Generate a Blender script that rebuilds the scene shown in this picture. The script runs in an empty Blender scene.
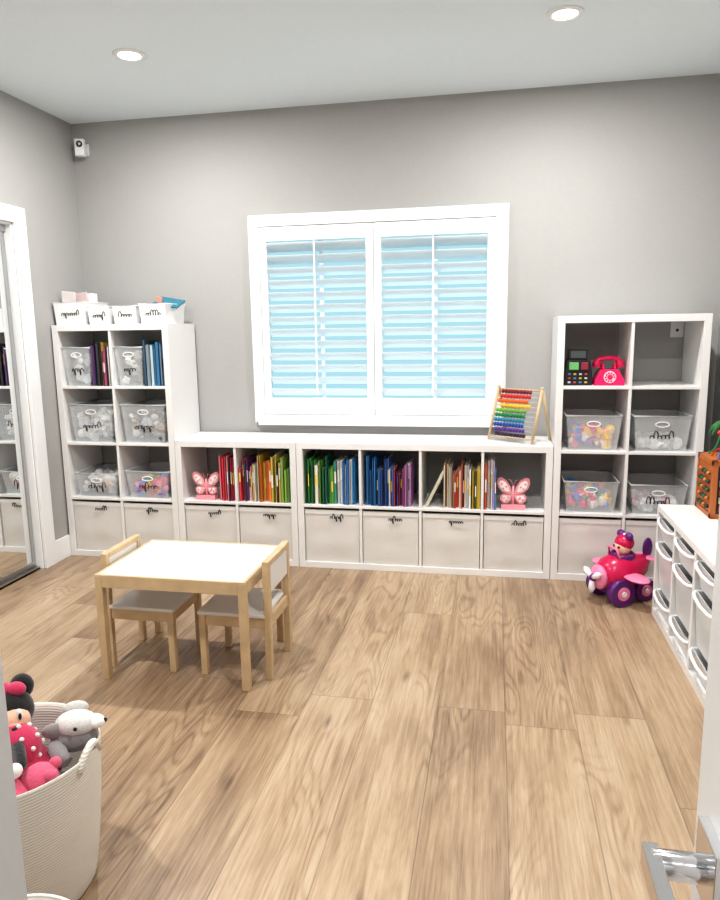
import bpy, bmesh, math, random
from mathutils import Vector, Matrix, noise
random.seed(7)
S=bpy.context.scene
try: S.view_settings.view_transform='Standard'
except Exception: pass
try: S.view_settings.look='Medium High Contrast'
except Exception: pass
S.view_settings.exposure=0.0
MATS={}
def mat(name,col,rough=.5,metal=0,nscale=0,namt=.05,bump=0,emit=None,es=0,trans=0,alpha=1,coat=0,translucent=0,sheen=0):
    if name in MATS: return MATS[name]
    m=bpy.data.materials.new(name); m.use_nodes=True; nt=m.node_tree; p=nt.nodes['Principled BSDF']
    c=(*col,1)
    p.inputs['Base Color'].default_value=c; p.inputs['Roughness'].default_value=rough; p.inputs['Metallic'].default_value=metal
    if coat: p.inputs['Coat Weight'].default_value=coat
    if sheen: p.inputs['Sheen Weight'].default_value=sheen
    if emit: p.inputs['Emission Color'].default_value=(*emit,1); p.inputs['Emission Strength'].default_value=es
    if nscale:
        tc=nt.nodes.new('ShaderNodeTexCoord'); n=nt.nodes.new('ShaderNodeTexNoise'); n.inputs['Scale'].default_value=nscale; n.inputs['Detail'].default_value=4
        nt.links.new(tc.outputs['Object'],n.inputs['Vector'])
        r=nt.nodes.new('ShaderNodeValToRGB'); r.color_ramp.elements[0].color=(*[max(0,x*(1-namt)) for x in col],1); r.color_ramp.elements[1].color=(*[min(1,x*(1+namt)) for x in col],1)
        r.color_ramp.elements[0].position=.3; r.color_ramp.elements[1].position=.7
        nt.links.new(n.outputs['Fac'],r.inputs['Fac']); nt.links.new(r.outputs['Color'],p.inputs['Base Color'])
        if bump:
            b=nt.nodes.new('ShaderNodeBump'); b.inputs['Strength'].default_value=bump; b.inputs['Distance'].default_value=.002
            nt.links.new(n.outputs['Fac'],b.inputs['Height']); nt.links.new(b.outputs['Normal'],p.inputs['Normal'])
    out=nt.nodes['Material Output']
    if trans:
        t=nt.nodes.new('ShaderNodeBsdfTransparent'); mx=nt.nodes.new('ShaderNodeMixShader'); mx.inputs[0].default_value=trans
        nt.links.new(p.outputs[0],mx.inputs[1]); nt.links.new(t.outputs[0],mx.inputs[2]); nt.links.new(mx.outputs[0],out.inputs['Surface'])
    if translucent:
        t=nt.nodes.new('ShaderNodeBsdfTranslucent'); t.inputs[0].default_value=c; mx=nt.nodes.new('ShaderNodeMixShader'); mx.inputs[0].default_value=translucent
        nt.links.new(p.outputs[0],mx.inputs[1]); nt.links.new(t.outputs[0],mx.inputs[2]); nt.links.new(mx.outputs[0],out.inputs['Surface'])
    MATS[name]=m; return m
def C(r,g,b):
    f=lambda v:(v/255/12.92 if v<=10 else ((v/255+.055)/1.055)**2.4)
    return (f(r),f(g),f(b))
WHITE=mat('white_laminate',C(236,235,234),.35,nscale=3,namt=.01)
TRIM=mat('white_trim_paint',C(240,241,242),.35,nscale=3,namt=.01)
WALL=mat('grey_wall_paint',C(170,169,167),.85,nscale=60,namt=.015,bump=.15)
CEIL=mat('ceiling_paint',C(232,242,247),.9,nscale=40,namt=.01,bump=.1)
FAB=mat('canvas_bin_fabric',C(220,217,213),.95,nscale=220,namt=.04,bump=.3)
FAB2=mat('canvas_bin_hem',C(230,228,225),.95,nscale=220,namt=.03,bump=.3)
BLK=mat('black_ink',C(25,24,26),.6)
CLEAR=mat('frosted_clear_plastic',C(240,243,245),.2,trans=.74)
RIM=mat('clear_plastic_rim',C(240,243,245),.25,trans=.15)
WPL=mat('white_plastic',C(242,242,242),.35,nscale=5,namt=.01)
BIRCH=mat('pine_wood',C(202,176,140),.5,nscale=14,namt=.10)
CHROME=mat('chrome_metal',(.8,.8,.82),.12,metal=1)
MIRROR=mat('mirror_glass',(.88,.9,.9),.01,metal=1)
SILVER=mat('brushed_aluminium',(.55,.56,.57),.3,metal=1)
DARK=mat('dark_plastic',C(35,35,38),.4)
def CM(r,g,b,rough=.45):
    k='color_%d_%d_%d'%(r,g,b)
    return mat(k,C(r,g,b),rough,nscale=9,namt=.04)

class B:
    def __init__(s): s.bm=bmesh.new(); s.m=[]
    def mi(s,m):
        if m not in s.m: s.m.append(m)
        return s.m.index(m)
    def _fin(s,vs,m,smooth):
        i=s.mi(m); fs=set(f for v in vs for f in v.link_faces)
        for f in fs: f.material_index=i; f.smooth=smooth
        return vs
    def box(s,a,b,m,M=None):
        a=Vector(a);b=Vector(b); c=(a+b)/2; d=b-a
        T=Matrix.Translation(c)@Matrix.Diagonal((*d,1))
        if M is not None: T=M@T
        return s._fin(bmesh.ops.create_cube(s.bm,size=1,matrix=T)['verts'],m,False)
    def cbox(s,c,d,m,rot=(0,0,0)):
        from mathutils import Euler
        T=Matrix.Translation(c)@Euler(rot).to_matrix().to_4x4()@Matrix.Diagonal((*d,1))
        return s._fin(bmesh.ops.create_cube(s.bm,size=1,matrix=T)['verts'],m,False)
    def cyl(s,p,q,r,m,r2=None,seg=20,smooth=True):
        p=Vector(p);q=Vector(q);d=q-p; r2=r if r2 is None else r2
        T=Matrix.Translation((p+q)/2)@d.to_track_quat('Z','Y').to_matrix().to_4x4()
        vs=bmesh.ops.create_cone(s.bm,cap_ends=True,segments=seg,radius1=r,radius2=r2,depth=d.length,matrix=T)['verts']
        s._fin(vs,m,smooth)
        if smooth:
            for f in set(f for v in vs for f in v.link_faces):
                if len(f.verts)>4: f.smooth=False
        return vs
    def sph(s,c,r,m,rot=(0,0,0),u=20,v=12):
        from mathutils import Euler
        if not hasattr(r,'__len__'): r=(r,r,r)
        T=Matrix.Translation(c)@Euler(rot).to_matrix().to_4x4()@Matrix.Diagonal((*r,1))
        return s._fin(bmesh.ops.create_uvsphere(s.bm,u_segments=u,v_segments=v,radius=1,matrix=T)['verts'],m,True)
    def tube(s,path,r,m,seg=8,closed=False):
        P=[Vector(p) for p in path]; n=len(P); rings=[]
        prev=None
        for i in range(n):
            if closed: t=P[(i+1)%n]-P[i-1]
            else: t=P[min(i+1,n-1)]-P[max(i-1,0)]
            if t.length<1e-9: t=Vector((0,0,1))
            t.normalize()
            if prev is None:
                up=Vector((0,0,1)) if abs(t.z)<.9 else Vector((1,0,0)); a=t.cross(up).normalized()
            else:
                a=(prev-t*prev.dot(t)); a=a.normalized() if a.length>1e-6 else t.orthogonal().normalized()
            prev=a; b=t.cross(a); rr=r[i] if hasattr(r,'__len__') else r
            rings.append([s.bm.verts.new(P[i]+(a*math.cos(2*math.pi*k/seg)+b*math.sin(2*math.pi*k/seg))*rr) for k in range(seg)])
        mi=s.mi(m)
        for i in range(n if closed else n-1):
            A=rings[i];Bq=rings[(i+1)%n]
            for k in range(seg):
                f=s.bm.faces.new((A[k],A[(k+1)%seg],Bq[(k+1)%seg],Bq[k])); f.material_index=mi; f.smooth=True
        if not closed:
            for R_ in (rings[0][::-1],rings[-1]):
                f=s.bm.faces.new(R_); f.material_index=mi
    def lathe(s,prof,c,m,seg=32,axis='Z',wob=None):
        c=Vector(c); rings=[]
        for j,(r,h) in enumerate(prof):
            ring=[]
            for k in range(seg):
                an=2*math.pi*k/seg; rr=r*(1+(wob(an,h) if wob else 0))
                v=Vector((rr*math.cos(an),rr*math.sin(an),h))
                ring.append(s.bm.verts.new(c+v))
            rings.append(ring)
        mi=s.mi(m)
        for i in range(len(rings)-1):
            for k in range(seg):
                f=s.bm.faces.new((rings[i][k],rings[i][(k+1)%seg],rings[i+1][(k+1)%seg],rings[i+1][k])); f.material_index=mi; f.smooth=True
        return rings
    def prism(s,pts,y0,y1,m,M=None):
        a=[s.bm.verts.new((p[0],y0,p[1])) for p in pts]; b=[s.bm.verts.new((p[0],y1,p[1])) for p in pts]
        mi=s.mi(m); n=len(pts); fs=[s.bm.faces.new(a),s.bm.faces.new(b[::-1])]
        for i in range(n): fs.append(s.bm.faces.new((a[(i+1)%n],a[i],b[i],b[(i+1)%n])))
        for f in fs: f.material_index=mi
        if M is not None:
            for v in a+b: v.co=M@v.co
    def taper(s,x0,x1,y0,y1,z0,z1,t,m,th=.003):
        def q(z,i): 
            e=t*(1-(z-z0)/(z1-z0))+i
            return [(x0+e,y0+e,z),(x1-e,y0+e,z),(x1-e,y1-e,z),(x0+e,y1-e,z)]
        o0=[s.bm.verts.new(p) for p in q(z0,0)];o1=[s.bm.verts.new(p) for p in q(z1,0)]
        i1=[s.bm.verts.new(p) for p in q(z1,th)];i0=[s.bm.verts.new((p[0],p[1],z0+th)) for p in q(z0,th)]
        mi=s.mi(m); fs=[s.bm.faces.new(o0[::-1]),s.bm.faces.new(i0)]
        for A,Bq in((o0,o1),(o1,i1),(i1,i0)):
            for k in range(4): fs.append(s.bm.faces.new((A[k],A[(k+1)%4],Bq[(k+1)%4],Bq[k])))
        for f in fs: f.material_index=mi
    def scribble(s,x0,x1,y,z,h,m=BLK,r=.0016,seed=0):
        rnd=random.Random(seed*13+1); n=max(3,int((x1-x0)/(h*.42))); pts=[]; cw=(x1-x0)/n
        for i in range(n):
            kind=rnd.choice(['a','a','l','g','e']); 
            up={'a':.45,'e':.35,'l':1.0,'g':.45}[kind]; dn={'a':0,'e':0,'l':0,'g':-.55}[kind]
            xx=x0+cw*i
            for t in range(8):
                a=t/8*2*math.pi; zz=(up*(.5-.5*math.cos(a))) if t<5 or dn==0 else dn*math.sin((t-4)/4*math.pi)
                pts.append((xx+cw*(t/8)-math.sin(a)*cw*.28,y,z+(zz-.25)*h))
        s.tube(pts,r,m,seg=4)
    def done(s,name,bevel=0,M=None,parent=None,recalc=True):
        if M is not None: bmesh.ops.transform(s.bm,matrix=M,verts=s.bm.verts)
        if recalc: bmesh.ops.recalc_face_normals(s.bm,faces=s.bm.faces)
        xs=[v.co.x for v in s.bm.verts];ys=[v.co.y for v in s.bm.verts];zs=[v.co.z for v in s.bm.verts]
        o=Vector(((min(xs)+max(xs))/2,(min(ys)+max(ys))/2,min(zs)))
        for v in s.bm.verts: v.co-=o
        me=bpy.data.meshes.new(name); s.bm.to_mesh(me); s.bm.free()
        for m in s.m: me.materials.append(m)
        ob=bpy.data.objects.new(name,me); ob.location=o; S.collection.objects.link(ob)
        if parent is not None:
            ob.parent=parent; ob.location=o-parent.location
        if bevel:
            bv=ob.modifiers.new('bevel','BEVEL'); bv.width=bevel; bv.segments=2; bv.limit_method='ANGLE'; bv.angle_limit=math.radians(50)
        return ob

# ---------------- room ----------------
XL,XR,YW,H=-.012,3.92,.408,2.74
YB=-5.4
FL=bpy.data.materials.new('oak_plank_floor'); FL.use_nodes=True
def build_floor(m,W=.25,L=1.9):
    nt=m.node_tree; N=nt.nodes; Lk=nt.links; p=N['Principled BSDF']
    def math_(op,a,b=None,c=None):
        n=N.new('ShaderNodeMath'); n.operation=op
        for i,v in enumerate((a,b,c)):
            if v is None: continue
            if isinstance(v,(int,float)): n.inputs[i].default_value=v
            else: Lk.new(v,n.inputs[i])
        return n.outputs[0]
    tc=N.new('ShaderNodeTexCoord'); sp=N.new('ShaderNodeSeparateXYZ'); Lk.new(tc.outputs['Object'],sp.inputs[0])
    X=math_('ADD',sp.outputs[0],20.01); Y=math_('ADD',sp.outputs[1],40)
    xs=math_('DIVIDE',X,W); row=math_('FLOOR',xs); fx=math_('FRACT',xs)
    w1=N.new('ShaderNodeTexWhiteNoise'); w1.noise_dimensions='1D'; Lk.new(row,w1.inputs['W'])
    ys=math_('ADD',math_('DIVIDE',Y,L),math_('MULTIPLY',w1.outputs['Value'],5.0)); col=math_('FLOOR',ys); fy=math_('FRACT',ys)
    cb=N.new('ShaderNodeCombineXYZ'); Lk.new(row,cb.inputs[0]); Lk.new(col,cb.inputs[1])
    w2=N.new('ShaderNodeTexWhiteNoise'); w2.noise_dimensions='2D'; Lk.new(cb.outputs[0],w2.inputs['Vector'])
    rnd=w2.outputs['Value']
    def grain(sx,sy,scale,det,dist=0,k=37,rough=.5):
        cv=N.new('ShaderNodeCombineXYZ'); Lk.new(math_('MULTIPLY',X,sx),cv.inputs[0]); Lk.new(math_('MULTIPLY',Y,sy),cv.inputs[1]); Lk.new(math_('MULTIPLY',rnd,k),cv.inputs[2])
        n=N.new('ShaderNodeTexNoise'); n.inputs['Scale'].default_value=scale; n.inputs['Detail'].default_value=det; n.inputs['Distortion'].default_value=dist; n.inputs['Roughness'].default_value=rough
        Lk.new(cv.outputs[0],n.inputs['Vector']); return n.outputs['Fac']
    def mr(v,a,b,c,d,sm=True):
        n=N.new('ShaderNodeMapRange'); n.interpolation_type='SMOOTHSTEP' if sm else 'LINEAR'
        for nm,x in(('From Min',a),('From Max',b),('To Min',c),('To Max',d)): n.inputs[nm].default_value=x
        Lk.new(v,n.inputs[0]); return n.outputs[0]
    g2=grain(75,2.2,1.5,8,.1,37,.68); g3=grain(10,1.1,1.3,6,.5,71,.6); g4=grain(330,11,1.2,3,0,19,.7); g5=grain(2.2,1.1,1.3,4,.4,7)
    g1=grain(6.0,1.0,1.0,1.5,.15)
    ph=math_('ADD',math_('MULTIPLY',g1,40),math_('MULTIPLY',g2,.9))
    rings=math_('PINGPONG',ph,1.0)
    lines=mr(rings,.0,.6,0,1)
    msk=grain(3.4,1.2,1.0,2,0,53)
    mk=mr(msk,.46,.62,.015,.085)
    f=math_('ADD',math_('MULTIPLY',math_('SUBTRACT',lines,.62),mk),math_('ADD',math_('MULTIPLY',g2,.42),math_('MULTIPLY',g3,.32)))
    f=math_('ADD',f,math_('MULTIPLY',math_('SUBTRACT',g5,.5),.28))
    f=math_('ADD',f,math_('MULTIPLY',math_('SUBTRACT',rnd,.5),.11))
    r=N.new('ShaderNodeValToRGB'); e=r.color_ramp.elements
    e[0].position=.17; e[0].color=(*C(102,82,64),1); e[1].position=.58; e[1].color=(*C(201,181,157),1)
    x=e.new(.29); x.color=(*C(144,119,95),1); x=e.new(.41); x.color=(*C(175,150,123),1)
    Lk.new(f,r.inputs[0])
    vv=N.new('ShaderNodeTexVoronoi'); vv.inputs['Scale'].default_value=1.0
    cv=N.new('ShaderNodeCombineXYZ'); Lk.new(math_('ADD',math_('MULTIPLY',X,5.5),math_('MULTIPLY',g3,.5)),cv.inputs[0]); Lk.new(math_('MULTIPLY',Y,1.8),cv.inputs[1]); Lk.new(math_('MULTIPLY',rnd,9),cv.inputs[2]); Lk.new(cv.outputs[0],vv.inputs['Vector'])
    kn=mr(vv.outputs['Distance'],0,.13,.45,1)
    ex=math_('MULTIPLY',math_('MINIMUM',fx,math_('SUBTRACT',1,fx)),W); ey=math_('MULTIPLY',math_('MINIMUM',fy,math_('SUBTRACT',1,fy)),L)
    ed=math_('MINIMUM',ex,ey); se=mr(ed,.0006,.0026,.58,1,False)
    mm=math_('MULTIPLY',se,kn)
    mm=math_('MULTIPLY',mm,math_('MULTIPLY_ADD',g4,.50,.75))
    vm=N.new('ShaderNodeVectorMath'); vm.operation='SCALE'; Lk.new(r.outputs[0],vm.inputs[0]); Lk.new(mm,vm.inputs['Scale'])
    Lk.new(vm.outputs[0],p.inputs['Base Color'])
    p.inputs['Roughness'].default_value=.34; p.inputs['Specular IOR Level'].default_value=.5
    b=N.new('ShaderNodeBump'); b.inputs['Strength'].default_value=.15; b.inputs['Distance'].default_value=.001; Lk.new(mm,b.inputs['Height']); Lk.new(b.outputs[0],p.inputs['Normal'])
build_floor(FL)
def flat(name,a,b,m,bevel=0):
    q=B(); q.box(a,b,m); o=q.done(name,bevel); return o
me=bpy.data.meshes.new('floor'); bm=bmesh.new()
bmesh.ops.create_cube(bm,size=1,matrix=Matrix.Translation(((XL-.8+XR+.6)/2,(YB+YW)/2,-.05))@Matrix.Diagonal((XR-XL+1.4,YW-YB+.3,.1,1))); bm.to_mesh(me); bm.free(); me.materials.append(FL)
fo=bpy.data.objects.new('floor',me); S.collection.objects.link(fo)
flat('ceiling',(XL-.9,YB-.15,H),(XR+.6,YW+.15,H+.1),CEIL)
WX1,WX2,WZ1,WZ2=1.165,2.734,.838,2.111
ox1,ox2,oz1,oz2=WX1+.06,WX2-.06,WZ1+.07,WZ2-.07
q=B()
q.box((XL-.15,YW,0),(ox1,YW+.15,H),WALL); q.box((ox2,YW,0),(XR+.15,YW+.15,H),WALL)
q.box((ox1,YW,0),(ox2,YW+.15,oz1),WALL); q.box((ox1,YW,oz2),(ox2,YW+.15,H),WALL)
q.done('wall_back')
cy1,cy0,cz=-.26,-2.45,2.04
q=B()
q.box((XL-.13,cy1,0),(XL,YW,H),WALL); q.box((XL-.13,cy0,cz),(XL,cy1,H),WALL); q.box((XL-.13,-3.45,0),(XL,cy0,H),WALL)
q.box((XL-.8,cy0-.1,0),(XL-.72,cy1+.1,H),WALL)
q.done('wall_left')
flat('wall_right',(XR,YB,0),(XR+.15,YW,H),WALL)
WALLF=mat('entry_wall_paint',C(195,195,194),.8,nscale=60,namt=.015,bump=.1)
q=B(); q.box((XL,-3.43,0),(2.18,-3.312,H),WALLF); q.done('wall_front')
q=B(); q.box((2.97,-4.12,0),(XR,-4.0,H),WALLF); q.done('wall_entry')
q=B(); q.box((XL-.15,YB-.12,0),(XR+.15,YB,H),WALLF); q.box((XL-.15,YB,0),(XL,-3.43,H),WALLF); q.done('wall_hall')
q=B()
q.box((XL,cy1,0),(XL+.02,cy1+.10,cz+.09),TRIM); q.box((XL,cy0-.10,0),(XL+.02,cy0,cz+.09),TRIM); q.box((XL,cy0,cz),(XL+.02,cy1,cz+.09),TRIM)
q.box((XL-.13,cy1-.012,0),(XL,cy1,cz),TRIM); q.box((XL-.13,cy0,0),(XL,cy0+.012,cz),TRIM); q.box((XL-.13,cy0,cz-.012),(XL,cy1,cz),TRIM)
q.done('trim_closet',.003)
q=B(); q.box((XL,cy1+.10,0),(XL+.015,-.002,.14),TRIM); q.box((XL,-3.31,0),(XL+.015,cy0-.1,.14),TRIM); q.done('baseboard_left',.003)
q=B(); q.box((XL+.015,YW-.012,0),(XR-.015,YW,.14),TRIM); q.done('baseboard_back',.003)
q=B(); q.box((XR-.013,-3.99,0),(XR,YW-.014,.14),TRIM); q.done('baseboard_right',.003)
def mirror_door(y0,y1,x):
    q=B(); z0,z1=.018,cz-.03
    q.box((x-.012,y0+.025,z0+.03),(x-.004,y1-.025,z1-.03),MIRROR)
    q.box((x-.02,y0,z0),(x,y0+.028,z1),SILVER);q.box((x-.02,y1-.028,z0),(x,y1,z1),SILVER)
    q.box((x-.02,y0+.028,z0),(x,y1-.028,z0+.035),SILVER);q.box((x-.02,y0+.028,z1-.035),(x,y1-.028,z1),SILVER)
    return q.done('mirror_sliding_door',.002)
mirror_door(-1.36,-.275,XL-.045); mirror_door(-2.435,-1.30,XL-.075)
q=B(); 
q.box((XL-.13,cy0+.012,0),(XL-.02,cy1-.012,.012),SILVER); q.box((XL-.04,cy0+.012,0),(XL-.036,cy1-.012,.022),SILVER);q.box((XL-.024,cy0+.012,0),(XL-.02,cy1-.012,.022),SILVER)
q.box((XL-.04,cy0+.012,cz-.05),(XL-.035,cy1-.012,cz-.012),SILVER)
q.done('trim_door_track')
# ---------------- window with plantation shutters ----------------
q=B()
y0=YW-.035; y1=YW
fw=.06
q.box((WX1,y0,WZ1),(WX1+fw,y1+.12,WZ2),TRIM);q.box((WX2-fw,y0,WZ1),(WX2,y1+.12,WZ2),TRIM)
q.box((WX1+fw,y0,WZ2-fw),(WX2-fw,y1+.12,WZ2),TRIM);q.box((WX1+fw,y0,WZ1),(WX2-fw,y1+.12,WZ1+.045),TRIM)
q.box((WX1+.02,y0-.02,WZ1-.02),(WX2-.0,y0,WZ1+.02),TRIM)
q.box((WX1-.012,YW-.02,WZ1-.012),(WX1,YW,WZ2+.012),TRIM);q.box((WX2,YW-.02,WZ1-.012),(WX2+.012,YW,WZ2+.012),TRIM);q.box((WX1,YW-.02,WZ2),(WX2,YW,WZ2+.012),TRIM)
xm=(WX1+WX2)/2-.003
q.box((xm-.03,YW+.10,WZ1+.045),(xm+.03,YW+.12,WZ2-fw),TRIM)
for xa,xb in((WX1+fw,xm),(xm,WX2-fw)):
    q.box(((xa+xb)/2-.012,YW+.11,WZ1+.045),((xa+xb)/2+.012,YW+.125,WZ2-fw),TRIM)
WIN=q.done('window_1',.004)
SLAT=mat('shutter_louvre_white',C(240,246,249),.4,translucent=.45)
def shutter(x0,x1):
    q=B(); z0,z1=WZ1+.048,WZ2-fw-.003; st=.045; yf=YW-.028; yb=YW
    rb,rt=.105,.085
    q.box((x0,yf,z0),(x0+st,yb,z1),TRIM);q.box((x1-st,yf,z0),(x1,yb,z1),TRIM)
    q.box((x0+st,yf,z0),(x1-st,yb,z0+rb),TRIM);q.box((x0+st,yf,z1-rt),(x1-st,yb,z1),TRIM)
    n=13; a=z0+rb; b=z1-rt; ptc=(b-a)/n
    for i in range(n):
        zc=a+ptc*(i+.5); th=math.radians(37); w=.042
        prof=[]
        for k in range(14):
            an=2*math.pi*k/14; u=w*math.cos(an); v=.005*math.sin(an)
            prof.append((YW-.014+u*math.cos(th)+v*math.sin(th), zc-u*math.sin(th)+v*math.cos(th)))
        va=[q.bm.verts.new((x0+st+.002,p[0],p[1])) for p in prof]; vb=[q.bm.verts.new((x1-st-.002,p[0],p[1])) for p in prof]
        mi=q.mi(SLAT)
        for k in range(14):
            f=q.bm.faces.new((va[k],va[(k+1)%14],vb[(k+1)%14],vb[k])); f.material_index=mi; f.smooth=True
        for g in (va[::-1],vb): f=q.bm.faces.new(g); f.material_index=mi
    xc=(x0+x1)/2
    q.box((xc-.005,YW-.064,a+.02),(xc+.005,YW-.054,b-.01),TRIM)
    return q.done('shutter_panel',.002,parent=WIN)
shutter(WX1+fw+.002,xm-.002); shutter(xm+.002,WX2-fw-.002)

# ---------------- cube shelves ----------------
O,D_,Cc=.038,.016,.3365
def cube_shelf(x0,nc,nr,name='cube_storage_shelf'):
    q=B(); w=2*O+nc*Cc+(nc-1)*D_; h=2*O+nr*Cc+(nr-1)*D_; dp=.388
    q.box((x0,0,0),(x0+O,dp,h),WHITE);q.box((x0+w-O,0,0),(x0+w,dp,h),WHITE)
    q.box((x0+O,0,0),(x0+w-O,dp,O),WHITE);q.box((x0+O,0,h-O),(x0+w-O,dp,h),WHITE)
    for i in range(1,nr):
        z=O+i*Cc+(i-1)*D_; q.box((x0+O,.002,z),(x0+w-O,dp,z+D_),WHITE)
    for j in range(1,nc):
        x=x0+O+j*Cc+(j-1)*D_
        for i in range(nr):
            z=O+i*(Cc+D_); q.box((x,.003,z),(x+D_,dp,z+Cc),WHITE)
    return q.done(name,.0015)
XA,XB,XC_,XD=0,.767,1.535,3.008
cube_shelf(XA,2,4); cube_shelf(XB,2,2); cube_shelf(XC_,4,2); cube_shelf(XD,2,4)
def cell(x0,j,i):
    xl=x0+O+j*(Cc+D_); zb=O+i*(Cc+D_)
    return xl,xl+Cc,zb,zb+Cc
def fabric_bin(x0,j,i,label=True,yf=.012,seed=0):
    xl,xr,zb,zt=cell(x0,j,i); xl+=.004;xr-=.004; zt=zb+.318; q=B(); rnd=random.Random(seed*7+3)
    nx,nz=14,12; mi=q.mi(FAB); ph=rnd.random()*6; g=[]
    for b in range(nz+1):
        row=[]
        for a in range(nx+1):
            u=a/nx;v=b/nz; e=math.sin(math.pi*u)*math.sin(math.pi*min(1,v*1.05))
            y=yf-.004*e+.0032*math.sin(u*9+ph+v*2)*e+.0025*math.sin(v*11+ph*2)*e
            row.append(q.bm.verts.new((xl+(xr-xl)*u,y,zb+.001+(zt-zb-.001)*v)))
        g.append(row)
    for b in range(nz):
        for a in range(nx):
            f=q.bm.faces.new((g[b][a],g[b][a+1],g[b+1][a+1],g[b+1][a])); f.material_index=mi; f.smooth=True
    yb=.36
    q.box((xl,yf+.001,zb+.001),(xl+.004,yb,zt),FAB);q.box((xr-.004,yf+.001,zb+.001),(xr,yb,zt),FAB);q.box((xl,yb-.004,zb+.001),(xr,yb,zt),FAB);q.box((xl,yf+.004,zb+.001),(xr,yb,zb+.005),FAB)
    q.box((xl-.001,yf-.004,zt-.022),(xr+.001,yf+.006,zt+.002),FAB2)
    q.box((xl+.005,yf+.007,zt-.06),(xr-.005,yb-.005,zt-.05),FAB)
    if label:
        xc=(xl+xr)/2+.03; q.scribble(xc-.038,xc+.038,yf-.010,zt-.040,.030,seed=seed,r=.0026)
    return q.done('fabric_storage_bin')
k=0
for x0,n in((XA,2),(XB,2),(XC_,4),(XD,2)):
    for j in range(n):
        k+=1; fabric_bin(x0,j,0,label=(x0 in(XB,XC_) or x0==XA),seed=k)
def clear_bin(x0,j,i,h=.235,cont=None,seed=0,w=.29,dx=0,fill=.5,label=True,nm='clear_storage_bin'):
    xl,xr,zb,zt=cell(x0,j,i); xc=(xl+xr)/2+dx; a,b=xc-w/2,xc+w/2; q=B(); zb+=.001
    y0,y1=.02,.34
    q.taper(a,b,y0,y1,zb,zb+h,.018,CLEAR)
    rz=zb+h
    q.tube([(a,y0,rz),(b,y0,rz),(b,y1,rz),(a,y1,rz)],.005,RIM,closed=True,seg=6)
    e=.018*(1-(h-.05)/h)
    q.tube([(xc+.035*math.cos(t),y0+e-.002,rz-.045+.014*math.sin(t)) for t in [x*math.pi/8 for x in range(16)]],.003,WPL,closed=True,seg=6)
    if label: q.scribble(xc-w*.2,xc+w*.2,y0+.008,zb+h*.42,.042,seed=seed,r=.0028)
    rnd=random.Random(seed)
    if cont:
        z_top=h*fill
        for _ in range(150 if w>.2 else 40):
            c=CM(*rnd.choice(cont)); s=rnd.uniform(.012,.03)
            p=(rnd.uniform(a+.045,b-.045),y0+.04+rnd.random()**1.5*(y1-y0-.08),zb+.03+rnd.random()*max(.01,z_top-.05))
            if rnd.random()<.5: q.sph(p,s,c,u=10,v=6)
            else: q.cbox(p,(s*1.8,s*1.4,s*1.2),c,rot=(rnd.random()*3,rnd.random()*3,rnd.random()*3))
    return q.done(nm)
WH=[(240,240,240),(215,220,225),(250,250,248),(200,205,210)]
clear_bin(XA,0,2,cont=WH+[(150,160,170)],seed=3,fill=.85); clear_bin(XA,1,2,cont=WH+[(160,120,90),(90,95,100)],seed=4,fill=.8)
clear_bin(XA,0,1,h=.15,cont=WH+[(240,200,190)],seed=5,fill=.9); clear_bin(XA,1,1,h=.17,cont=[(20,160,80),(235,40,50),(30,100,225),(250,205,30),(245,100,170),(110,40,160)],seed=6,fill=.75)
clear_bin(XD,0,2,h=.19,cont=[(240,80,130),(40,130,225),(250,200,40),(250,240,240),(140,60,180),(230,50,40)],seed=7,fill=.7,label=False)
clear_bin(XD,1,2,h=.19,cont=WH,seed=8,fill=.35)
clear_bin(XD,0,1,h=.175,cont=[(245,50,120),(30,130,225),(250,130,170),(250,240,240),(240,200,50),(20,180,170)],seed=9,fill=.75,label=False)
clear_bin(XD,1,1,h=.165,cont=WH+[(240,190,200)],seed=10,fill=.5)
clear_bin(XA,0,3,h=.235,w=.185,dx=-.068,cont=WH,seed=11,fill=.9); clear_bin(XA,1,3,h=.235,w=.185,dx=-.070,cont=WH+[(200,190,150)],seed=12,fill=.9)
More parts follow.
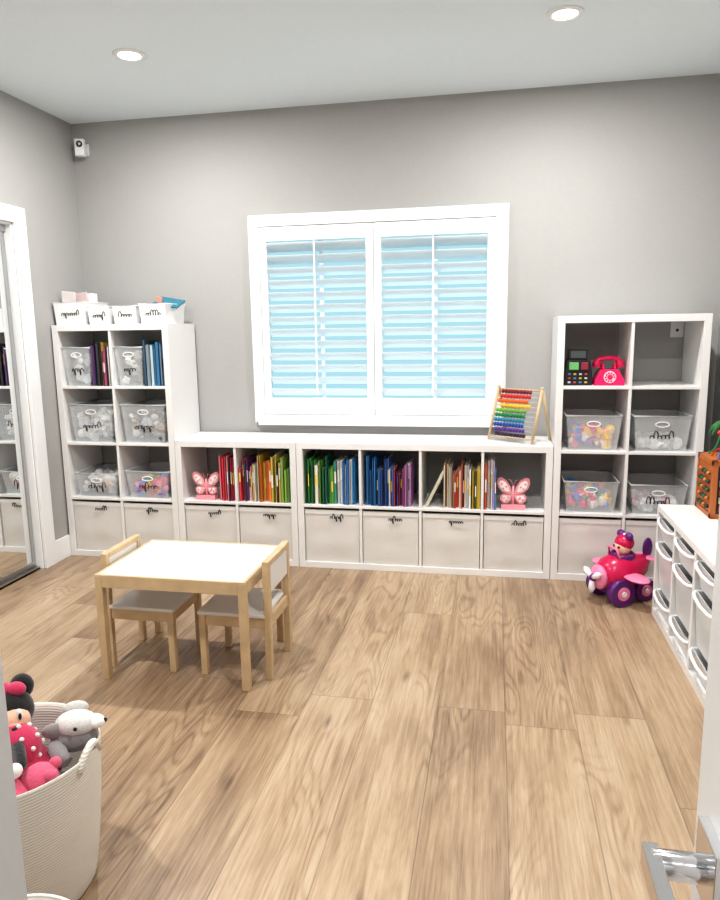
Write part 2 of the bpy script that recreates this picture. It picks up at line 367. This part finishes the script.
def books(xa,xb,zb,pal,seed,hmin=.18,hmax=.29,yf=.03,tmin=.004,tmax=.024,lean=None,name='row_of_books'):
    q=B(); rnd=random.Random(seed); x=xa; k=0; PG=CM(240,236,225)
    n=len(pal); run=0
    while True:
        if run<=0:
            run=rnd.choice([1,1,2,3,4]); hh=rnd.uniform(hmin,hmax); tt=rnd.uniform(tmin,tmax) if run<3 else rnd.uniform(.004,.009)
        run-=1
        t=tt*rnd.uniform(.85,1.15)
        if x+t>xb: break
        frac=(x-xa)/(xb-xa); idx=min(n-1,max(0,int(frac*n+rnd.uniform(-1.2,1.2)))); c=pal[idx]
        if rnd.random()<.16: c=rnd.choice([(240,238,230),(238,228,208),(60,60,70)])
        v=rnd.uniform(.85,1.15); g=sum(c)/3; c=tuple(int(min(250,max(0,(cc*.9+g*.1)*v))) for cc in c)
        h=hh+rnd.uniform(-.004,.004); dp=rnd.uniform(.16,.22); y=yf+rnd.uniform(-.015,.03); m=CM(*c)
        q.box((x,y,zb),(x+t*.15,y+dp,zb+h),m);q.box((x+t*.85,y,zb),(x+t,y+dp,zb+h),m);q.box((x,y,zb),(x+t,y+.003,zb+h),m)
        q.box((x+t*.15,y+.003,zb+.004),(x+t*.85,y+dp-.003,zb+h-.004),PG)
        if t>.008 and rnd.random()<.7:
            za=rnd.uniform(.3,.6); q.box((x+t*.22,y-.0006,zb+h*za),(x+t*.78,y,zb+h*(za+.28)),CM(*rnd.choice([(245,240,230),(250,220,90),(40,40,50),(255,255,255)])))
        x+=t+.0008
    if lean:
        xs,t,h,ang,c=lean; M=Matrix.Translation((xs,0,zb))@Matrix.Rotation(ang,4,'Y')
        q.box((0,yf,0),(t,yf+.2,h),CM(*c),M=M); q.box((t,yf+.01,0.003),(t+.006,yf+.19,h-.01),CM(245,242,235),M=M)
    return q.done(name)
Z1=O+Cc+D_+.001
cl=lambda x0,j,i: cell(x0,j,i)[0]
x=cl(XB,0,1); books(x+.225,x+.335,Z1,[(235,130,140),(225,50,70),(235,150,160),(205,40,80)],21,.24,.315)
x=cl(XB,1,1); books(x+.002,x+.325,Z1,[(215,60,80),(240,140,150),(120,60,130),(240,210,60),(225,180,60),(235,120,50),(240,215,90),(250,220,60),(235,190,80),(150,190,90),(110,165,90)],22,.17,.30)
x=cl(XC_,0,1); books(x+.004,x+.32,Z1,[(60,150,70),(90,170,80),(40,120,80),(110,180,60),(60,150,130),(40,140,170),(230,235,235),(50,120,190),(60,150,210)],23,.19,.31)
x=cl(XC_,1,1); books(x+.02,x+.30,Z1,[(60,140,210),(40,110,180),(50,80,150),(30,60,120),(60,100,170),(90,70,150),(190,60,80),(160,80,150),(190,130,190)],24,.18,.31)
x=cl(XC_,2,1); books(x+.125,x+.334,Z1,[(150,90,60),(235,225,200),(245,240,225),(220,80,50),(240,200,90),(245,245,240),(150,100,170),(250,210,70),(60,80,60)],25,.19,.27,lean=(x+.012,.012,.24,.45,(215,215,190)))
x=cl(XC_,3,1); books(x+.004,x+.075,Z1,[(230,90,70),(245,245,240),(210,190,240),(90,120,180)],26,.22,.29)
Z3=O+3*(Cc+D_)+.001
x=cl(XA,0,3); books(x+.20,x+.325,Z3,[(130,90,150),(70,60,110),(230,190,90),(40,40,60),(240,220,170),(225,90,140),(60,50,60)],27,.2,.27)
x=cl(XA,1,3); books(x+.195,x+.325,Z3,[(60,90,110),(190,210,220),(70,120,160),(60,130,180),(170,190,210),(40,80,110)],28,.24,.29)
PK=CM(240,160,170); WB=CM(248,240,238)
def butterfly(x,y,z,s=1,name='butterfly_ornament'):
    q=B()
    for sg in(-1,1):
        up=[(.004,.070),(.012,.105),(.030,.135),(.055,.150),(.072,.145),(.076,.125),(.068,.100),(.050,.080),(.025,.070)]
        lo=[(.004,.068),(.025,.068),(.048,.072),(.060,.060),(.058,.040),(.044,.026),(.026,.026),(.010,.045)]
        for sh in(up,lo):
            pts=[(x+sg*p[0]*s,z+p[1]*s) for p in sh]
            if sg<0: pts=pts[::-1]
            q.prism(pts,y,y+.012,PK)
            c=(sum(p[0] for p in pts)/len(pts),sum(p[1] for p in pts)/len(pts))
            q.prism([(c[0]+(p[0]-c[0])*.66,c[1]+(p[1]-c[1])*.66) for p in pts],y-.003,y,WB)
            for k in range(3):
                p=pts[(k*3+1)%len(pts)]; q.sph((c[0]+(p[0]-c[0])*.35,y-.004,c[1]+(p[1]-c[1])*.35),.005*s,PK,u=8,v=6)
    q.tube([(x,y+.006,z+.02*s),(x,y+.006,z+.06*s),(x,y+.006,z+.11*s)],[.006*s,.008*s,.005*s],PK)
    for sg in(-1,1): q.tube([(x,y+.006,z+.11*s),(x+sg*.012*s,y+.006,z+.135*s),(x+sg*.022*s,y+.006,z+.140*s)],.002,PK,seg=6)
    q.box((x-.055*s,y-.02,z),(x+.055*s,y+.035,z+.022*s),PK)
    return q.done(name)
butterfly(cl(XB,0,1)+.130,.05,Z1,1.15); butterfly(cl(XC_,3,1)+.165,.05,Z1,1.22)

ZT=4*Cc+3*D_+2*O+.001
def topbin(x0,x1,h,seed,y0=.03,y1=.30):
    q=B(); q.taper(x0,x1,y0,y1,ZT,ZT+h,.008,WPL,th=.004)
    q.tube([(x0-.001,y0,ZT+h),(x1+.001,y0,ZT+h),(x1+.001,y1,ZT+h),(x0-.001,y1,ZT+h)],.004,WPL,closed=True,seg=6)
    q.scribble(x0+(x1-x0)*.25,x1-(x1-x0)*.2,y0+.002,ZT+h*.48,.034,seed=seed,r=.0026)
    return q
q=topbin(.005,.215,.135,31); q.cbox((.06,.12,ZT+.135),(.09,.01,.14),CM(240,232,228),rot=(.2,.1,.0)); q.cbox((.125,.16,ZT+.13),(.09,.012,.14),CM(225,205,202),rot=(.15,-.1,0));q.cbox((.155,.2,ZT+.12),(.07,.05,.15),WPL); q.done('white_storage_bin',.001)
topbin(.232,.375,.105,32).done('white_storage_bin',.001); topbin(.40,.555,.105,33).done('white_storage_bin',.001)
q=topbin(.575,.745,.115,34); q.cbox((.69,.2,ZT+.128),(.15,.2,.010),CM(30,115,140),rot=(.25,.18,.2)); q.cbox((.65,.14,ZT+.12),(.04,.01,.08),CM(225,150,130),rot=(.1,.3,0)); q.done('white_storage_bin',.001)

# abacus
q=B(); th=math.radians(-35)
hw,hgt,sp=.145,.30,.095
for sg in(-1,1):
    q.cyl((sg*hw,-sp,0),(sg*hw,0,hgt),.008,BIRCH); q.cyl((sg*hw,sp,0),(sg*hw,.004,hgt-.01),.008,BIRCH); q.sph((sg*hw,0,hgt),.010,BIRCH)
q.cyl((-hw,0,hgt-.012),(hw,0,hgt-.012),.005,BIRCH)
q.cyl((-hw,-sp*.93,.022),(hw,-sp*.93,.022),.005,BIRCH)
cols=[(130,35,50),(200,45,45),(220,105,40),(235,185,50),(120,170,65),(35,130,80),(35,135,165),(40,80,160),(95,55,140),(50,35,70)]
rnd=random.Random(5)
for i,c in enumerate(cols):
    f=1-(i+.9)/11.2; z=hgt*f; y=-sp*(1-f); q.cyl((-hw,y,z),(hw,y,z),.0015,SILVER,seg=8)
    m=CM(*c,); off=-hw+.022+ rnd.choice([0,0,.012,.024])
    for k in range(10): q.sph((off+k*.0205,y,z),(.0098,.0125,.0125),m,u=12,v=8)
q.done('abacus',M=Matrix.Translation((2.825,.195,2*O+2*Cc+D_+.008))@Matrix.Rotation(th,4,'Z'))

xl,xr,zb,zt=cell(XD,0,3); zb+=.001
HP=CM(235,40,105,.25); HP2=CM(250,215,225)
q=B(); px=xl+.245; 
q.prism([(px-.080,zb),(px+.080,zb),(px+.074,zb+.03),(px+.045,zb+.085),(px-.045,zb+.085),(px-.074,zb+.03)],.05,.20,HP)
q.cyl((px,.045,zb+.045),(px,.052,zb+.045),.032,HP2,seg=28); q.cyl((px,.040,zb+.045),(px,.046,zb+.045),.014,HP)
for k in range(9):
    a=k*math.pi/5; q.cyl((px+.023*math.cos(a),.040,zb+.045+.023*math.sin(a)),(px+.023*math.cos(a),.047,zb+.045+.023*math.sin(a)),.005,HP,seg=10)
q.box((px-.035,.09,zb+.085),(px-.025,.16,zb+.115),HP);q.box((px+.025,.09,zb+.085),(px+.035,.16,zb+.115),HP)
q.tube([(px-.065,.125,zb+.120),(px-.045,.125,zb+.140),(px,.125,zb+.147),(px+.045,.125,zb+.140),(px+.065,.125,zb+.120)],[.016,.014,.012,.014,.016],HP,seg=12)
for sg in(-1,1): q.cyl((px+sg*.058,.125,zb+.13),(px+sg*.062,.125,zb+.095),.022,HP,r2=.025)
q.done('toy_rotary_phone',.006)
q=B(); px=xl+.082
q.prism([(px-.072,zb),(px+.072,zb),(px+.072,zb+.07),(px+.06,zb+.135),(px-.06,zb+.135),(px-.072,zb+.07)],.06,.2,DARK)
q.box((px-.05,.052,zb+.085),(px+.0,.06,zb+.125),CM(120,190,120)); q.box((px+.012,.052,zb+.085),(px+.05,.06,zb+.125),CM(150,50,70))
for a in range(4):
    for b in range(3): q.box((px-.055+a*.029,.055,zb+.012+b*.022),(px-.040+a*.029,.06,zb+.022+b*.022),CM(*[(200,200,200),(190,70,60),(70,130,170),(200,170,60)][(a+b)%4]))
q.box((px-.05,.1,zb+.135),(px+.05,.17,zb+.195),CM(60,55,60)); q.box((px-.04,.095,zb+.145),(px+.04,.1,zb+.185),CM(110,120,120))
q.done('toy_cash_register',.003)
q=B(); q.box((3.665,YW-.006,1.345),(3.735,YW,1.455),TRIM); q.box((3.684,YW-.009,1.365),(3.716,YW-.006,1.435),WPL); q.cyl((3.70,YW-.012,1.385),(3.70,YW-.006,1.385),.008,DARK,seg=10); q.done('wall_outlet',.001)

# ---------------- kids table & chairs ----------------
TOP=mat('white_fibreboard',C(244,242,238),.3,nscale=4,namt=.01)
def table():
    q=B(); x0,x1,y0,y1,h=1.105,1.745,-1.475,-.985,.45; l=.031
    for x in(x0,x1-l):
        for y in(y0,y1-l): q.box((x,y,0),(x+l,y+l,h-.001),BIRCH)
    q.box((x0+l,y0,h-.05),(x1-l,y0+.016,h),BIRCH);q.box((x0+l,y1-.016,h-.05),(x1-l,y1,h),BIRCH)
    q.box((x0,y0+l,h-.05),(x0+.016,y1-l,h),BIRCH);q.box((x1-.016,y0+l,h-.05),(x1,y1-l,h),BIRCH)
    q.box((x0+.012,y0+.012,h-.014),(x1-.012,y1-.012,h+.002),TOP)
    for x in(x0,x1-.014): q.box((x,y0,h-.001),(x+.014,y1,h+.004),BIRCH)
    for y in(y0,y1-.014): q.box((x0+.014,y,h-.001),(x1-.014,y+.014,h+.004),BIRCH)
    return q.done('childrens_table',.002)
table()
SEAT=mat('chair_seat_board',C(220,218,215),.4,nscale=4,namt=.01)
def chair(xb,sgn,yc=-1.225):
    q=B(); w=.29; dp=.31; l=.027; hb=.505; hs=.28
    X=lambda u: xb+sgn*u
    def bx(u0,u1,y0,y1,z0,z1,m):
        a,b=sorted((X(u0),X(u1))); q.box((a,y0,z0),(b,y1,z1),m)
    ya,yb=yc-w/2,yc+w/2
    for y in(ya,yb-l):
        bx(0,l,y,y+l,0,hb,BIRCH); bx(dp-l,dp,y,y+l,0,hs-.012,BIRCH)
        bx(l,dp-l,y+.006,y+.022,hs-.062,hs-.014,BIRCH)
    bx(.006,.022,ya+l,yb-l,hs-.062,hs-.014,BIRCH); bx(dp-.022,dp-.006,ya+l,yb-l,hs-.062,hs-.014,BIRCH)
    bx(l-.004,dp+.004,ya-.002,yb+.002,hs-.014,hs,SEAT)
    bx(.004,l-.004,ya+l,yb-l,hb-.14,hb-.004,SEAT)
    bx(-.001,l+.001,ya+l,yb-l,hb-.022,hb,BIRCH)
    return q.done('childrens_chair',.002)
chair(1.073,1); chair(1.807,-1)

# ---------------- bin storage unit on right ----------------
tx,ty0,ty1,tz=3.467,-1.41,-.416,.56
q=B(); tr=3.907; t=.022
q.box((tx,ty0,tz-.03),(tr,ty1,tz),WHITE); q.box((tx,ty0,0),(tr,ty1,.04),WHITE)
cw=(ty1-ty0-4*t)/3
for i in range(4):
    y=ty0+i*(cw+t); q.box((tx,y,.04),(tr,y+t,tz-.03),WHITE)
q.box((tr-.01,ty0+t,.04),(tr,ty1-t,tz-.03),WHITE)
for i in range(3):
    ya=ty0+t+i*(cw+t)
    for z in(.49,.37,.13):
        for yy in(ya,ya+cw-.008): q.box((tx+.02,yy,z-.016),(tr-.02,yy+.008,z-.006),WHITE)
q.done('toy_storage_unit',.002)
WP2=mat('frosted_white_tub',C(240,243,245),.3,trans=.3)
def tub(ya,yb,zt,h,seed):
    q=B(); xa,xb=tx-.004,tr-.03; a,b=ya+.012,yb-.012
    def ring(z,i,fx): return [(xa+i+fx,a+i*.7,z),(xb-i,a+i*.7,z),(xb-i,b-i*.7,z),(xa+i+fx,b-i*.7,z)]
    o0=[q.bm.verts.new(p) for p in ring(zt-h,.022,.0)]; o1=[q.bm.verts.new(p) for p in ring(zt,0,.010)]
    i1=[q.bm.verts.new(p) for p in ring(zt,.004,.010)]; i0=[q.bm.verts.new((p[0],p[1],zt-h+.004)) for p in ring(zt-h,.026,.0)]
    mi=q.mi(WP2); fs=[q.bm.faces.new(o0[::-1]),q.bm.faces.new(i0)]
    for A,Bq in((o0,o1),(o1,i1),(i1,i0)):
        for k in range(4): fs.append(q.bm.faces.new((A[k],A[(k+1)%4],Bq[(k+1)%4],Bq[k])))
    for f in fs: f.material_index=mi
    q.tube([(xa+.012,a-.003,zt),(xb,a-.003,zt),(xb,b+.003,zt),(xa+.012,b+.003,zt)],.005,WPL,closed=True)
    q.tube([(xa+.012,a,zt),(xa-.002,a+.02,zt-.004),(xa-.008,a+.06,zt-.008),(xa-.010,(a+b)/2,zt-.012),(xa-.008,b-.06,zt-.008),(xa-.002,b-.02,zt-.004),(xa+.012,b,zt)],.007,WPL)
    if h>.15:
        rnd=random.Random(seed)
        for _ in range(40):
            c=CM(*rnd.choice([(120,150,185),(200,205,210),(150,150,155),(225,175,180)])); q.sph((rnd.uniform(xa+.06,xb-.06),rnd.uniform(a+.05,b-.05),zt-h+.035+rnd.random()*.1),.025,c,u=8,v=6)
    return q.done('storage_tub')
for i in range(3):
    ya=ty0+t+i*(cw+t); tub(ya,ya+cw,.498,.10,i); tub(ya,ya+cw,.378,.22,i+10); tub(ya,ya+cw,.138,.09,i+20)

OW=mat('orange_wood',C(186,108,56),.45,nscale=12,namt=.08)
q=B(); ax,ay,s=3.630,-.67,.24; z0=tz+.001
for X_ in(ax,ax+s-.022):
    for Y_ in(ay,ay+s-.022): q.box((X_,Y_,z0),(X_+.022,Y_+.022,z0+.26),OW)
for zz in(z0,z0+.238):
    q.box((ax,ay,zz),(ax+s,ay+s,zz+.022),OW)
q.box((ax+.02,ay+.004,z0+.02),(ax+s-.02,ay+.012,z0+.24),DARK); q.box((ax+.004,ay+.02,z0+.02),(ax+.012,ay+s-.02,z0+.24),OW)
q.box((ax+.012,ay+s-.014,z0+.02),(ax+s-.01,ay+s-.006,z0+.24),OW)
for a in range(5):
    for b in range(5):
        xx=ax+.045+a*.037; zz=z0+.045+b*.038
        q.cbox((xx,ay-.002,zz),(.028,.014,.028),BIRCH if (a+b)%2 else CM(150,70,40)); q.cyl((xx,ay-.012,zz),(xx,ay-.006,zz),.008,CM(*[(200,50,40),(40,90,160),(240,190,60),(50,130,70)][(a*2+b)%4]),seg=10)
for b in range(5):
    q.cyl((ax-.004,ay+.03,z0+.045+b*.038),(ax-.004,ay+s-.03,z0+.045+b*.038),.003,DARK,seg=8)
    for kk in range(4): q.sph((ax-.004,ay+.05+kk*.04,z0+.045+b*.038),.010,CM(*[(60,60,60),(200,120,60),(40,100,60)][(kk+b)%3]),u=10,v=8)
zt_=z0+.26
for k,(c,ph) in enumerate([((40,110,190),0),((220,50,50),1.5),((50,150,70),3)]):
    pts=[(ax+.03+(s-.06)*i/20,ay+.05+k*.07+.02*math.sin(i*.6+ph),zt_+.11*math.sin(math.pi*i/20)*(1+.3*math.sin(i*.9+ph))) for i in range(21)]
    q.tube(pts,.0035,CM(*c),seg=8)
    for j in(5,7,12): q.sph(pts[j],.014,CM(*[(240,200,60),(220,60,60),(60,160,90)][(j+k)%3]),u=12,v=8)
GR=CM(45,110,55); GD=CM(70,60,40)
q.cyl((ax+.06,ay+.06,zt_),(ax+.065,ay+.06,zt_+.13),.010,GD)
for k in range(9):
    a=k*2*math.pi/9; L=.075; c0=Vector((ax+.065,ay+.06,zt_+.13)); d=Vector((math.cos(a),math.sin(a),0))
    p=[c0+d*L*tt+Vector((0,0,.035*math.sin(math.pi*tt*.9)-.03*tt*tt)) for tt in(0,.25,.5,.75,1)]
    q.tube(p,[.004,.012,.015,.011,.002],GR,seg=6)
q.done('wooden_activity_cube',.001)

# ---------------- toy aeroplane ----------------
MG=CM(205,25,85,.25); PP=CM(100,38,120,.3); LP=CM(240,140,178,.3); WT=CM(245,240,245,.3)
q=B()
q.tube([(-.13,0,.13),(-.12,0,.13),(-.08,0,.135),(-.02,0,.145),(.05,0,.155),(.11,0,.175),(.15,0,.20)],[.03,.06,.088,.098,.085,.055,.022],MG,seg=20)
q.sph((-.135,0,.13),(.03,.062,.062),LP); q.sph((-.168,0,.13),(.02,.02,.02),PP)
for k in range(3):
    a=k*2*math.pi/3+.5; d=Vector((0,math.cos(a),math.sin(a)))
    c0=Vector((-.174,0,.13)); q.tube([c0,c0+d*.03,c0+d*.055,c0+d*.075],[.008,.015,.018,.006],WT,seg=8)
q.lathe([(.058,0),(.062,.02),(.055,.03),(.048,.02)],(.0,0,.215),PP,seg=24)
q.tube([(-.045,-.045,.225),(-.06,-.03,.275),(-.06,.03,.275),(-.045,.045,.225)],.006,LP)
q.sph((0,0,.275),(.042,.042,.045),CM(250,205,175)); q.sph((.008,0,.295),(.047,.049,.042),MG); q.sph((-.038,.018,.278),.007,DARK,u=8,v=6);q.sph((-.038,-.018,.278),.007,DARK,u=8,v=6)
q.sph((.01,.030,.332),(.018,.026,.022),PP);q.sph((.01,-.030,.332),(.018,.026,.022),PP);q.sph((.01,0,.332),.012,WT,u=10,v=8)
q.sph((-.01,-.125,.15),(.052,.08,.014),LP); q.sph((-.01,.125,.15),(.052,.08,.014),LP)
q.sph((.15,0,.25),(.03,.010,.055),PP); q.sph((.145,0,.205),(.03,.075,.010),LP)
for x_,y_,r in((-.065,-.085,.068),(-.065,.085,.068),(.09,-.06,.058),(.09,.06,.058)):
    sgn=1 if y_>0 else -1
    q.cyl((x_,y_-.022,r),(x_,y_+.022,r),r,PP,seg=28); q.cyl((x_,y_+sgn*.018,r),(x_,y_+sgn*.027,r),r*.5,LP,seg=24); q.cyl((x_,y_+sgn*.024,r),(x_,y_+sgn*.032,r),r*.2,WT,seg=16)
q.cyl((-.065,-.08,.062),(-.065,.08,.062),.012,WT);q.cyl((.09,-.05,.048),(.09,.05,.048),.01,WT)
q.sph((-.05,0,.075),(.08,.06,.04),PP);q.sph((.07,0,.09),(.07,.045,.045),MG)
q.done('toy_airplane',M=Matrix.Translation((3.350,-.230,.0))@Matrix.Rotation(math.radians(28),4,'Z')@Matrix.Scale(1.03,4))

# ---------------- baskets & plush ----------------
ROPE=bpy.data.materials.new('cotton_rope'); ROPE.use_nodes=True
nt=ROPE.node_tree; p=nt.nodes['Principled BSDF']; p.inputs['Roughness'].default_value=.95
tc=nt.nodes.new('ShaderNodeTexCoord'); wv=nt.nodes.new('ShaderNodeTexWave'); wv.bands_direction='Z'; wv.inputs['Scale'].default_value=42; wv.inputs['Distortion'].default_value=.4
nt.links.new(tc.outputs['Object'],wv.inputs['Vector']); r=nt.nodes.new('ShaderNodeValToRGB'); r.color_ramp.elements[0].color=(*C(212,206,196),1); r.color_ramp.elements[1].color=(*C(232,228,220),1)
nt.links.new(wv.outputs['Fac'],r.inputs[0]); nt.links.new(r.outputs[0],p.inputs['Base Color']); b=nt.nodes.new('ShaderNodeBump'); b.inputs['Distance'].default_value=.003; b.inputs['Strength'].default_value=.35; nt.links.new(wv.outputs['Fac'],b.inputs['Height']); nt.links.new(b.outputs[0],p.inputs['Normal'])
def basket(cx,cy,r,h):
    q=B(); prof=[(.001,.0),(r*.80,.0),(r*.86,.02)]
    for i in range(1,13): prof.append((r*(.86+.14*i/12+.025*math.sin(math.pi*i/12)),.02+(h-.02)*i/12))
    prof+=[(r*1.0,h+.006),(r*.97,h+.004),(r*.955,h-.02),(r*.93,h*.6),(r*.84,.03),(.001,.025)]
    wob=lambda a,hh: .012*math.sin(3*a+1)*hh/h+.008*math.sin(5*a)*hh/h
    q.lathe(prof,(cx,cy,0),ROPE,seg=48,wob=wob)
    for sg in(0,1):
        a0=.12+sg*math.pi
        pts=[]
        for k in range(13):
            t=k/12; a=a0+(t-.5)*.5; pts.append((cx+r*(.99+.02*math.sin(math.pi*t))*math.cos(a),cy+r*(.99+.02*math.sin(math.pi*t))*math.sin(a),h-.02+.045*math.sin(math.pi*t)))
        q.tube(pts,.010,ROPE)
    return q.done('rope_basket')
bcx,bcy,br,bh=1.495,-2.515,.220,.385
basket(bcx,bcy,br,bh); basket(1.86,-3.03,.17,.335)
PL=lambda r,g,b: mat('plush_%d_%d_%d'%(r,g,b),C(r,g,b),.95,nscale=150,namt=.08,bump=.6,sheen=.3)
SK=PL(230,180,155); PKP=PL(190,50,88); PK2=PL(215,95,125); BKP=PL(28,25,28); GW=PL(215,212,208); GG=PL(150,146,146); WP=PL(240,236,232)
q=B()
hc=Vector((bcx-.008,bcy+.04,bh+.085))
q.sph(hc,(.056,.056,.054),BKP); q.sph(hc+Vector((.022,-.026,-.010)),(.045,.041,.038),SK); q.sph(hc+Vector((.046,-.05,-.016)),(.024,.024,.018),SK); q.sph(hc+Vector((.062,-.068,-.006)),(.009,.009,.007),BKP,u=10,v=8)
for dx,dy in((.010,-.060),(.040,-.032)): q.sph(hc+Vector((dx+.014,dy-.004,.016)),(.009,.007,.015),WP,u=10,v=8); q.sph(hc+Vector((dx+.02,dy-.010,.014)),(.004,.004,.009),BKP,u=8,v=6)
for e in(Vector((-.055,-.030,.045)),Vector((.000,.050,.042))): q.sph(hc+e,(.030,.027,.032),BKP)
q.sph(hc+Vector((-.018,0,.055)),(.026,.02,.018),PKP);q.sph(hc+Vector((.014,.010,.055)),(.026,.02,.018),PKP)
bc=Vector((bcx+.045,bcy-.02,bh+.025)); q.sph(bc,(.062,.058,.060),PKP)
for k in range(34):
    g=k*2.399; zz=1-2*(k+.5)/34; rr=math.sqrt(1-zz*zz); q.sph(bc+Vector((.062*rr*math.cos(g),.058*rr*math.sin(g),.060*zz)),.006,WP,u=8,v=6)
q.lathe([(.05,.0),(.085,-.035),(.10,-.05),(.096,-.055),(.05,-.02)],bc+Vector((0,0,-.01)),PKP,seg=28,wob=lambda a,h_:.08*math.sin(8*a)*(-h_/.05))
q.tube([bc+Vector((.03,-.03,.03)),bc+Vector((.06,-.06,.0)),bc+Vector((.065,-.085,.005))],[.016,.014,.012],BKP,seg=10); q.sph(bc+Vector((.068,-.092,.008)),.017,WP)
q.done('plush_mouse_doll')
q=B()
c=Vector((bcx+.135,bcy+.085,bh+.012))
q.sph(c,(.060,.055,.045),GG); q.sph(c+Vector((.015,-.010,.035)),(.052,.040,.030),GW,rot=(0,0,.3)); q.sph(c+Vector((.055,.005,.035)),(.032,.023,.017),WP); q.sph(c+Vector((.084,.010,.038)),.006,BKP,u=8,v=6)
q.sph(c+Vector((.036,-.046,.040)),.005,BKP,u=8,v=6);q.sph(c+Vector((-.022,-.045,.03)),(.032,.012,.020),GG,rot=(0,0,.5));q.sph(c+Vector((-.01,.03,.050)),(.032,.012,.020),GW,rot=(0,0,.5))
q.tube([c+Vector((-.02,-.05,-.01)),c+Vector((.01,-.075,-.02)),c+Vector((.03,-.08,-.03))],[.022,.020,.016],GG,seg=10)
q.done('plush_puppy')
q=B()
c=Vector((bcx+.070,bcy-.13,bh-.045))
q.sph(c,(.085,.06,.062),PK2); q.sph(c+Vector((.070,.065,.025)),(.043,.043,.040),PK2); q.sph(c+Vector((-.06,.0,.030)),(.045,.040,.036),PK2)
q.sph(c+Vector((.090,.098,.051)),.015,PK2,u=10,v=8);q.sph(c+Vector((.106,.055,.048)),.015,PK2,u=10,v=8)
q.sph((bcx-.08,bcy+.03,bh-.05),(.08,.08,.06),PK2); q.sph((bcx,bcy+.0,bh-.13),(.15,.13,.08),GG)
q.done('plush_bear')

q=B(); sx,sz=.080,2.575
q.cbox((sx,YW-.006,sz),(.045,.012,.07),WPL); q.cyl((sx,YW-.01,sz),(sx,YW-.045,sz+.005),.010,WPL)
q.cbox((sx,YW-.065,sz),(.055,.045,.10),WPL,rot=(0,0,.25)); q.cyl((sx+.006,YW-.082,sz+.018),(sx+.012,YW-.094,sz+.018),.019,DARK); q.cyl((sx+.012,YW-.093,sz+.018),(sx+.013,YW-.096,sz+.018),.009,CHROME)
q.done('security_camera',.006)
LEDM=mat('led_lens',(1,1,1),.5,emit=(1,.97,.93),es=14)
lights=[(.92,-.54),(2.95,-.53),(.92,-2.5),(2.93,-2.5)]
for x,y in lights+[(2.4,-4.55)]:
    q=B(); q.lathe([(.052,-.004),(.056,-.008),(.076,-.006),(.080,.0),(.078,.001)],(x,y,H),TRIM,seg=40); q.cyl((x,y,H-.004),(x,y,H-.001),.053,LEDM,seg=32); q.done('recessed_downlight',recalc=False)
    ld=bpy.data.lights.new('downlight_lamp','AREA'); ld.shape='DISK'; ld.size=.10; ld.energy=28.5 if y>-4 else 24; ld.color=(1,.985,.962)
    lo=bpy.data.objects.new('downlight_lamp',ld); lo.location=(x,y,H-.012); S.collection.objects.link(lo)
sd=bpy.data.lights.new('sun','SUN'); sd.energy=4.0; sd.angle=.03; sd.color=(.9,.96,1)
so=bpy.data.objects.new('sun',sd); S.collection.objects.link(so); so.location=(2,4,5); so.rotation_euler=Vector((.25,-1,-1.7)).to_track_quat('-Z','Y').to_euler()

# ---------------- entry door ----------------
q=B(); dx0,dx1,dy0,dy1=2.885,2.923,-3.985,-3.235
q.box((dx0,dy0,.008),(dx1,dy1,2.03),TRIM)
for z0_,z1_ in((.2,.85),(1.05,1.85)):
    for xx in(dx0-.003,dx1):
        a=dy0+.13;b_=dy1-.13
        q.box((xx,a,z0_),(xx+.003,b_,z0_+.02),TRIM);q.box((xx,a,z1_-.02),(xx+.003,b_,z1_),TRIM);q.box((xx,a,z0_+.02),(xx+.003,a+.02,z1_-.02),TRIM);q.box((xx,b_-.02,z0_+.02),(xx+.003,b_,z1_-.02),TRIM)
hy,hz=-3.30,.920
for sg,xx in((-1,dx0),(1,dx1)):
    q.box((min(xx,xx+sg*.010),hy-.028,hz-.034),(max(xx,xx+sg*.010),hy+.028,hz+.034),CHROME)
    q.cyl((xx,hy,hz),(xx+sg*.055,hy,hz),.013,CHROME)
    q.cbox((xx+sg*.055,hy-.05,hz),(.014,.125,.024),CHROME)
q.box((dx0+.008,dy1,hz-.03),(dx1-.008,dy1+.0015,hz+.03),CHROME)
q.done('door_1',.002)
q=B(); q.box((2.93,-4.12,0),(2.97,-4.0,H-.6),TRIM); q.done('trim_door_jamb')

w=bpy.data.worlds.new('outside_sky'); S.world=w; w.use_nodes=True; bg=w.node_tree.nodes['Background']; bg.inputs[0].default_value=(.40,.66,.74,1); bg.inputs[1].default_value=1.0
cd=bpy.data.cameras.new('camera'); cd.sensor_fit='HORIZONTAL'; cd.sensor_width=36; cd.lens=36*696.28/720; cd.clip_start=.02
co=bpy.data.objects.new('camera',cd); S.collection.objects.link(co)
yaw,pitch,roll=map(math.radians,(11.0053,9.6999,-.8684))
fwv=Vector((-math.sin(yaw)*math.cos(pitch),math.cos(yaw)*math.cos(pitch),-math.sin(pitch))); r_=Vector((math.cos(yaw),math.sin(yaw),0)); u_=r_.cross(fwv)
r2=math.cos(roll)*r_+math.sin(roll)*u_; u2=-math.sin(roll)*r_+math.cos(roll)*u_
M=Matrix((r2,u2,-fwv)).transposed().to_4x4(); M.translation=(2.6803,-3.9077,1.4074)
co.matrix_world=M; S.camera=co
